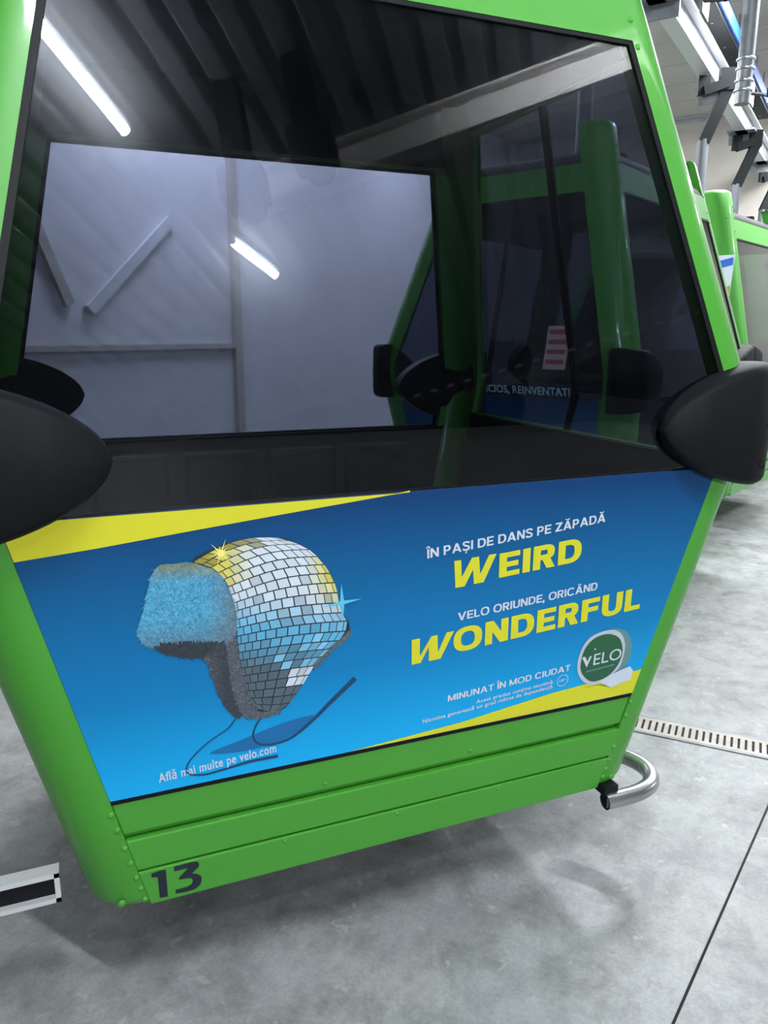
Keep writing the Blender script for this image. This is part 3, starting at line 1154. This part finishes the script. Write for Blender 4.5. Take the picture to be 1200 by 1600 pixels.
def row_point(j, s):
    a, b = rl[j], rrow[j]
    lift = 0.020 * math.sin(PI * s) * (1 - 1.25 * j / NR)
    return (a[0] + (b[0] - a[0]) * s, a[1] + (b[1] - a[1]) * s + lift)


for j in range(NR):
    wid = math.hypot(rl[j][0] - rrow[j][0], rl[j][1] - rrow[j][1])
    n = max(4, round(wid / 0.0215))
    o = 0.5 * (j % 2)
    for i in range(-1, n + 1):
        s0, s1 = (i + o + 0.055) / n, (i + 1 + o - 0.055) / n
        # squeeze the columns near both sides, as on a ball turning away
        ease = lambda s: s + 0.045 * math.sin(2 * PI * s) * -1 if 0 < s < 1 else s
        s0, s1 = max(0, min(1, ease(s0))), max(0, min(1, ease(s1)))
        if s1 - s0 < 0.008:
            continue
        q = []
        for s, top in ((s0, 1), (s1, 1), (s1, 0), (s0, 0)):
            p0, p1 = row_point(j, s), row_point(j + 1, s)
            t = 0.06 if top else 0.94
            q.append((p0[0] + (p1[0] - p0[0]) * t, p0[1] + (p1[1] - p0[1]) * t))
        cx, cy = sum(p[0] for p in q) / 4, sum(p[1] for p in q) / 4
        if inside((cx, cy), dome):
            hat.face(q, S3, tile_colour(cx, cy))


def fur(pts, off, fn, n, size, edge_over=0.004):
    xs, ys = [p[0] for p in pts], [p[1] for p in pts]
    k = 0
    while k < n:
        p = (random.uniform(min(xs), max(xs)), random.uniform(min(ys), max(ys)))
        if not inside(p, pts):
            continue
        k += 1
        a = random.gauss(-1.2, 0.9)
        l = size * random.uniform(0.6, 1.3)
        w = size * 0.16
        d = (math.cos(a), math.sin(a))
        hat.face([(p[0] - d[1] * w, p[1] + d[0] * w), (p[0] + d[1] * w, p[1] - d[0] * w), (p[0] + d[0] * l, p[1] + d[1] * l)],
                 off + random.uniform(0, 0.0003), fn(*p))


grey_d, grey_l = (0.040, 0.050, 0.062), (0.13, 0.15, 0.19)
hat.poly(smooth_closed(ART['under']), S3, (0.022, 0.030, 0.040))
hat.poly(smooth_closed(ART['ear']), S3 + 0.0002, (0.045, 0.055, 0.070))
fur(ART['ear'], S3 + 0.0004, lambda u, v: vary(lerp((0.030, 0.040, 0.055), grey_l, (-0.47 - u) * 16 * random.random()), 0.35), 1400, 0.009)
fur(ART['under'], S3 + 0.0004, lambda u, v: vary((0.026, 0.036, 0.048), 0.4), 700, 0.009)
hat.poly(smooth_closed(ART['nape']), S3, grey_d)
fur(ART['nape'], S3 + 0.0003, lambda u, v: vary((0.11, 0.12, 0.13), 0.5), 500, 0.006)
hat.poly(smooth_closed(ART['strip']), S4, (0.09, 0.105, 0.135))
fur(ART['strip'], S4 + 0.0002, lambda u, v: vary(lerp(grey_d, grey_l, random.random()), 0.3), 1600, 0.008)
flap = smooth_closed(ART['flap'])
hat.poly(flap, S4 + 0.0003, (0.05, 0.27, 0.47))


def flap_colour(u, v):
    c = lerp((0.03, 0.24, 0.44), (0.12, 0.44, 0.66), random.random())
    c = lerp(c, (0.10, 0.15, 0.19), (1.075 - v) * 10)
    c = lerp(c, (0.13, 0.17, 0.20), (u + 0.515) * 13)
    c = lerp(c, (0.20, 0.20, 0.05), (v - 1.155 - max(0, -0.56 - u) * 0.1) * 22)
    c = lerp(c, (0.42, 0.38, 0.06), max(0, u + 0.545) * 14 * max(0, v - 1.16) * 26)
    return vary(c, 0.32)


fur(flap, S4 + 0.0006, flap_colour, 5200, 0.010)
hat.build('printed_fur_hat', poster)

# sparkles of light drawn on the hat
for (u, v), col, r1, r2, n, rot in ((ART['glint'][0], (0.92, 0.85, 0.25), 0.034, 0.006, 12, 0.2), (ART['glint'][1], (0.10, 0.50, 0.74), 0.050, 0.007, 4, 0.08)):
    s = Ink()
    ring = []
    for i in range(2 * n):
        a = rot + PI * i / n
        r = (r1 * (1.0 if (i // 2) % 2 == 0 else 0.55)) if i % 2 == 0 else r2
        if n == 4:
            r = (r1 if (i // 2) % 2 == 0 or True else r1) if i % 2 == 0 else r2
        ring.append((u + r * math.cos(a), v + r * math.sin(a)))
    for i in range(2 * n):
        s.face([(u, v), ring[i], ring[(i + 1) % (2 * n)]], S5 + 0.0006, col)
    s.build('printed_sparkle', poster)

T = ART['T']
for k, (p0, p1, cap) in T.items():
    yellow = k in ('EIRD', 'ONDERFUL')
    if k.isupper() and k != 'ELO':
        capitals('lettering', k, p0, p1, cap, S2, M['yellow' if yellow else 'white'], poster, 0.25 if yellow else 0.20)
    else:
        lettering('lettering', k, p0, p1, cap, S5 if k == 'ELO' else S2, M['white'], poster, 0.0 if k == 'ELO' else 0.016, 1.0 if k == 'ELO' else 1.08)
poly('lettering', ART['w_weird'], S2, M['yellow'], poster)
poly('lettering', ART['w_wonder'], S2, M['yellow'], poster)
# ring round the age mark
cu, cv = 0.4786, 0.7189
mb = MB()
N = 32
mb.add([end_point(cu + r * math.cos(2 * PI * i / N), cv + r * math.sin(2 * PI * i / N), S2) for r in (0.0172, 0.0190) for i in range(N)],
       [(i, (i + 1) % N, N + (i + 1) % N, N + i) for i in range(N)])
mb.build('age_mark_ring', M['white'], poster)
# the round tin printed in the corner
poly('printed_tin', ART['canshade'], S2, M['olive'], poster)
poly('printed_tin', smooth_closed(ART['canside']), S2, M['can_side'], poster)
poly('printed_tin', smooth_closed(ART['can']), S3, M['can_white'], poster)
poly('printed_tin', smooth_closed(ART['disc']), S4, M['can_green'], poster)
poly('printed_pouches', ART['pouch'], S5, M['white'], poster)
poly('lettering', ART['vee'], S5, M['white'], poster)
poly('printed_line', ART['tag'], S5, M['can_side'], poster)
mb = MB()
mb.add([end_point(0.5755 + 0.003 * math.cos(i * PI / 6), 0.8037 + 0.003 * math.sin(i * PI / 6), S5) for i in range(12)], [tuple(range(12))])
mb.build('printed_dot', M['white'], poster)

# black number 13 on the lowest board
low_board = [o for o in cabin.children if o.name.startswith('skirt_board') and max(v.co.z for v in o.data.vertices) + ZB < 0.45
             and o.data.vertices[0].co.y < 0][0]
poly('number_numeral', ART['one'], 0.0052, M['black_ink'], low_board)
poly('number_numeral', ART['three'], 0.0052, M['black_ink'], low_board)

# rivets on the lower posts and boards
for v in (0.5888, 0.5421, 0.4862, 0.4391, 0.3914, 0.3567, 0.3208):
    rivet(end_point(-hx(v) - 0.008, v, 0.0), (0, -1, -0.117), cabin)
rivet(end_point(-0.737, 0.3254, 0.0), (0, -1, -0.117), cabin, 0.011)
for v in (0.5942, 0.5497, 0.4433, 0.3981, 0.3656, 0.3383):
    rivet(end_point(hx(v) + 0.008, v, 0.0), (0, -1, -0.117), cabin)
rivet(end_point(0.72, 0.3312, 0.0), (0, -1, -0.117), cabin, 0.011)
for u, v, o in ((0.203, 0.5437, -0.004), (0.3036, 0.3954, 0.004), (-0.0133, 0.3947, 0.004), (-0.2218, 0.5409, -0.004), (-0.3297, 0.395, 0.004)):
    rivet(end_point(u, v, o), (0, -1, -0.117), cabin, 0.007)

# bent steel guide tube under the right-hand front corner
c0 = Vector((0.7664, 2.50, ZB))
path = smooth_open([(1.455, 1.715), (1.52, 1.712), (1.585, 1.715), (1.645, 1.735), (1.685, 1.775), (1.702, 1.83), (1.690, 1.89), (1.655, 1.95), (1.60, 2.0)], 6)
zt = 0.262
gt = MB().tube([Vector((x, y, zt)) - c0 for x, y in path], 0.0265, 16, caps=False)
gt.tube([Vector((x, y, zt)) - c0 for x, y in path[:2]] , 0.0215, 16, caps=True)
t = gt.build('guide_tube', M['steel'], cabin, True)
MB().bar(Vector((1.475, 1.74, 0.31)) - c0, Vector((1.475, 1.74, 0.28)) - c0, 0.055, 0.05).build('tube_bracket', M['dark'], t)
MB().tube([Vector((1.4545, 1.715, zt)) - c0, Vector((1.456, 1.715, zt)) - c0], 0.0213, 16).build('tube_mouth', M['seal'], t)

# aluminium door sill on the left-hand side, seen from its open end
sx0, sy0 = -0.105, 1.80
sill = MB()
for dx, dz, w, h in ((-0.19, 0.074, 0.38, 0.013), (-0.19, 0.006, 0.38, 0.012), (-0.006, 0.040, 0.012, 0.08), (-0.374, 0.040, 0.012, 0.08)):
    sill.box(Vector((sx0 + dx, sy0 + 0.02, 0.322 + dz)) - c0, (w, 0.04, h))
s_o = sill.build('door_sill', M['alu'], cabin)
MB().box(Vector((sx0 - 0.19, sy0 + 0.028, 0.322 + 0.040)) - c0, (0.36, 0.02, 0.062)).build('rubber_tread', M['seal'], s_o)

# words and a notice on the window of the cabin behind (on its left face as parked)
near = copies[0]


def side_text(body, y0, y1, z, cap, m, bold=0.02):
    me = text_mesh(body, bold)
    ref = text_mesh('H', bold)
    capu = max(v.co.y for v in ref.vertices)
    bpy.data.meshes.remove(ref)
    x0, x1 = min(v.co.x for v in me.vertices), max(v.co.x for v in me.vertices)
    for v in me.vertices:
        h = z + v.co.y / capu * cap
        v.co = Vector(L(-ox(h) - 0.003, y0 + (y1 - y0) * (v.co.x - x0) / (x1 - x0), h))
    me.materials.clear()
    return link('lettering', me, m, near)


side_text('LICIOS, REINVENTAT!', 0.05, -0.53, 1.335, 0.044, M['cyan_text'])
nt = MB().add([L(-ox(z) - 0.003, y, z) for y, z in ((-0.36, 1.72), (-0.50, 1.72), (-0.50, 1.48), (-0.36, 1.48))], [(0, 1, 2, 3)])
n_o = nt.build('window_notice', M['notice'], near)
rb = MB()
for k in range(4):
    z = 1.70 - 0.055 * k
    rb.add([L(-ox(zz) - 0.0045, y, zz) for y, zz in ((-0.375, z), (-0.485, z), (-0.485, z - 0.025), (-0.375, z - 0.025))], [(0, 1, 2, 3)])
rb.build('notice_print', M['red_ink'], n_o)
bl = flip(face(lambda z: -sy(z) + 0.01, lambda z: sy(z) - 0.01, 0.66, ZS, 0.002, 0.002, mode='side'), -1).build('poster', M['poster'], near)

# striped film in the window of the third cabin, by its near corner
third = copies[1]


def side_sheet(name, corners, off, m, parent):
    mb = MB().add([L(-ox(z) - off, y, z) for y, z in corners], [(0, 1, 2, 3)])
    return mb.build(name, m, parent)


film = side_sheet('window_film', ((-0.30, 2.30), (-0.68, 2.30), (-0.70, 1.55), (-0.22, 1.55)), 0.003, M['white'], third)
side_sheet('film_stripe', ((-0.30, 2.20), (-0.67, 2.28), (-0.675, 2.22), (-0.30, 2.14)), 0.005, M['blue'], film)
side_sheet('film_stripe', ((-0.30, 1.92), (-0.68, 2.06), (-0.685, 1.96), (-0.29, 1.82)), 0.005, mat('gold_print', (0.45, 0.25, 0.02), 0.5), film)

# ------------------------------------------------------------------ overhead storage rail and what hangs beside it
RA = math.radians(36.0)
RU = Vector((math.cos(RA), math.sin(RA), 0))
RW = Vector((-RU.y, RU.x, 0))
R0 = Vector((5.60, 5.95, 0))


def rail(s, w, z):
    return R0 + RU * s + RW * w + Vector((0, 0, z))


sr = empty('storage_rail', rail(0, 0, 3.96), RA)
tag(sr, 'pale box-section steel rail the parked cabins hang from, upper right', 'rail')
MB().box((1.5, 0.06, 0.11), (14.0, 0.035, 0.20)).build('rail_beam', M['galv'], sr)
MB().box((1.5, 0.06, 0.225), (14.0, 0.16, 0.02)).box((1.5, 0.06, 0.0), (14.0, 0.12, 0.02)).build('rail_flange', M['alu'], sr)
for k, s in enumerate((-4.2, -1.9, 0.5, 2.4, 4.3)):
    br = MB().box((s, 0.06, 0.0), (0.22, 0.30, 0.02)).box((s, -0.28, -0.09), (0.22, 0.02, 0.20)).box((s + 0.12, 0.06, -0.05), (0.02, 0.30, 0.12))
    b_o = br.build('rail_bracket', M['galv'], sr)
    MB().tube([(s - 0.10, -0.30, -0.12), (s - 0.20, -0.42, -0.17), (s - 0.26, -0.46, -0.20), (s - 0.27, -0.46, -0.14)], 0.016, 8).build('bracket_hook', M['dark'], b_o, True)


def drop_pipe(loc, r, z0, label, hoops=()):
    p = empty('drop_pipe', (loc[0], loc[1], z0))
    tag(p, label, 'pipe')
    MB().tube([(0, 0, 0), (0, 0, CEIL - z0)], r, 18).build('pipe_body', M['galv'], p, True)
    for h in hoops:
        ring = [(r * 1.08 * math.cos(i * PI / 10), r * 1.08 * math.sin(i * PI / 10), h) for i in range(21)]
        MB().tube(ring, 0.009, 8).build('pipe_hoop', M['steel'], p, True)


drop_pipe((5.30, 5.26), 0.062, 3.50, 'thick pale pipe with wire hoops hanging down beside the rail, upper right', (0.10, 0.17, 0.26, 0.33))
drop_pipe((6.20, 5.82), 0.030, 3.74, 'thin pale pipe hanging just right of the thick hooped pipe')
sp = empty('rail_support_post', (4.62, 5.33, 4.27), RA)
tag(sp, 'square grey steel post holding the rail, left of the blue cable cover', 'post')
MB().box((0, 0, (CEIL - 4.27) / 2), (0.07, 0.07, CEIL - 4.27)).build('post_body', M['galv'], sp)
MB().box((0, 0, 0.006), (0.16, 0.16, 0.012)).build('foot_plate', M['alu'], sp)

ct = empty('cable_tray', (5.75, 6.10, 4.36), RA)
tag(ct, 'dark cable tray with bright blue cover running along the rail, top right', 'cable tray')
MB().box((1.2, 0, 0.02), (4.6, 0.20, 0.03)).build('tray_base', M['dark'], ct)
MB().box((1.2, -0.11, 0.09), (4.6, 0.03, 0.11)).build('blue_cover', M['blue'], ct)
dk = MB()
for k in range(22):
    dk.box((-1.0 + 0.2 * k, 0.06, 0.10), (0.09, 0.12, 0.16))
dk.build('cable_clamps', M['dark'], ct)
rd = MB()
for k in range(7):
    s = -0.9 + 0.7 * k
    rd.box((s, 0, (CEIL - 4.36) / 2), (0.02, 0.02, CEIL - 4.36))
rd.build('hanger_rods', M['galv'], ct)

# two dark lifting arms hung from the roof behind the photographer, mirrored in the window
def lift_arm(a, b, z0, label, lean=0.0):
    t = empty('lifting_arm', room(a, b, z0), ROOM)
    tag(t, label, 'lifting arm')
    MB().bar((0, 0, 0.25), (lean, 0, CEIL - z0), 0.15, 0.13, (0, 1, 0)).build('arm', M['dark'], t)
    MB().box((0, 0, 0.16), (0.26, 0.2, 0.24)).tube([(0, -0.12, 0.05), (0, 0.12, 0.05)], 0.09, 12).build('clamp', M['dark'], t, bevel=0.01)


lift_arm(0.56, -1.15, 3.95, 'dark lifting arm mirrored left in the window, in front of the girder')
lift_arm(1.02, -1.15, 4.05, 'dark lifting arm mirrored right of the other one, nearer the window middle')
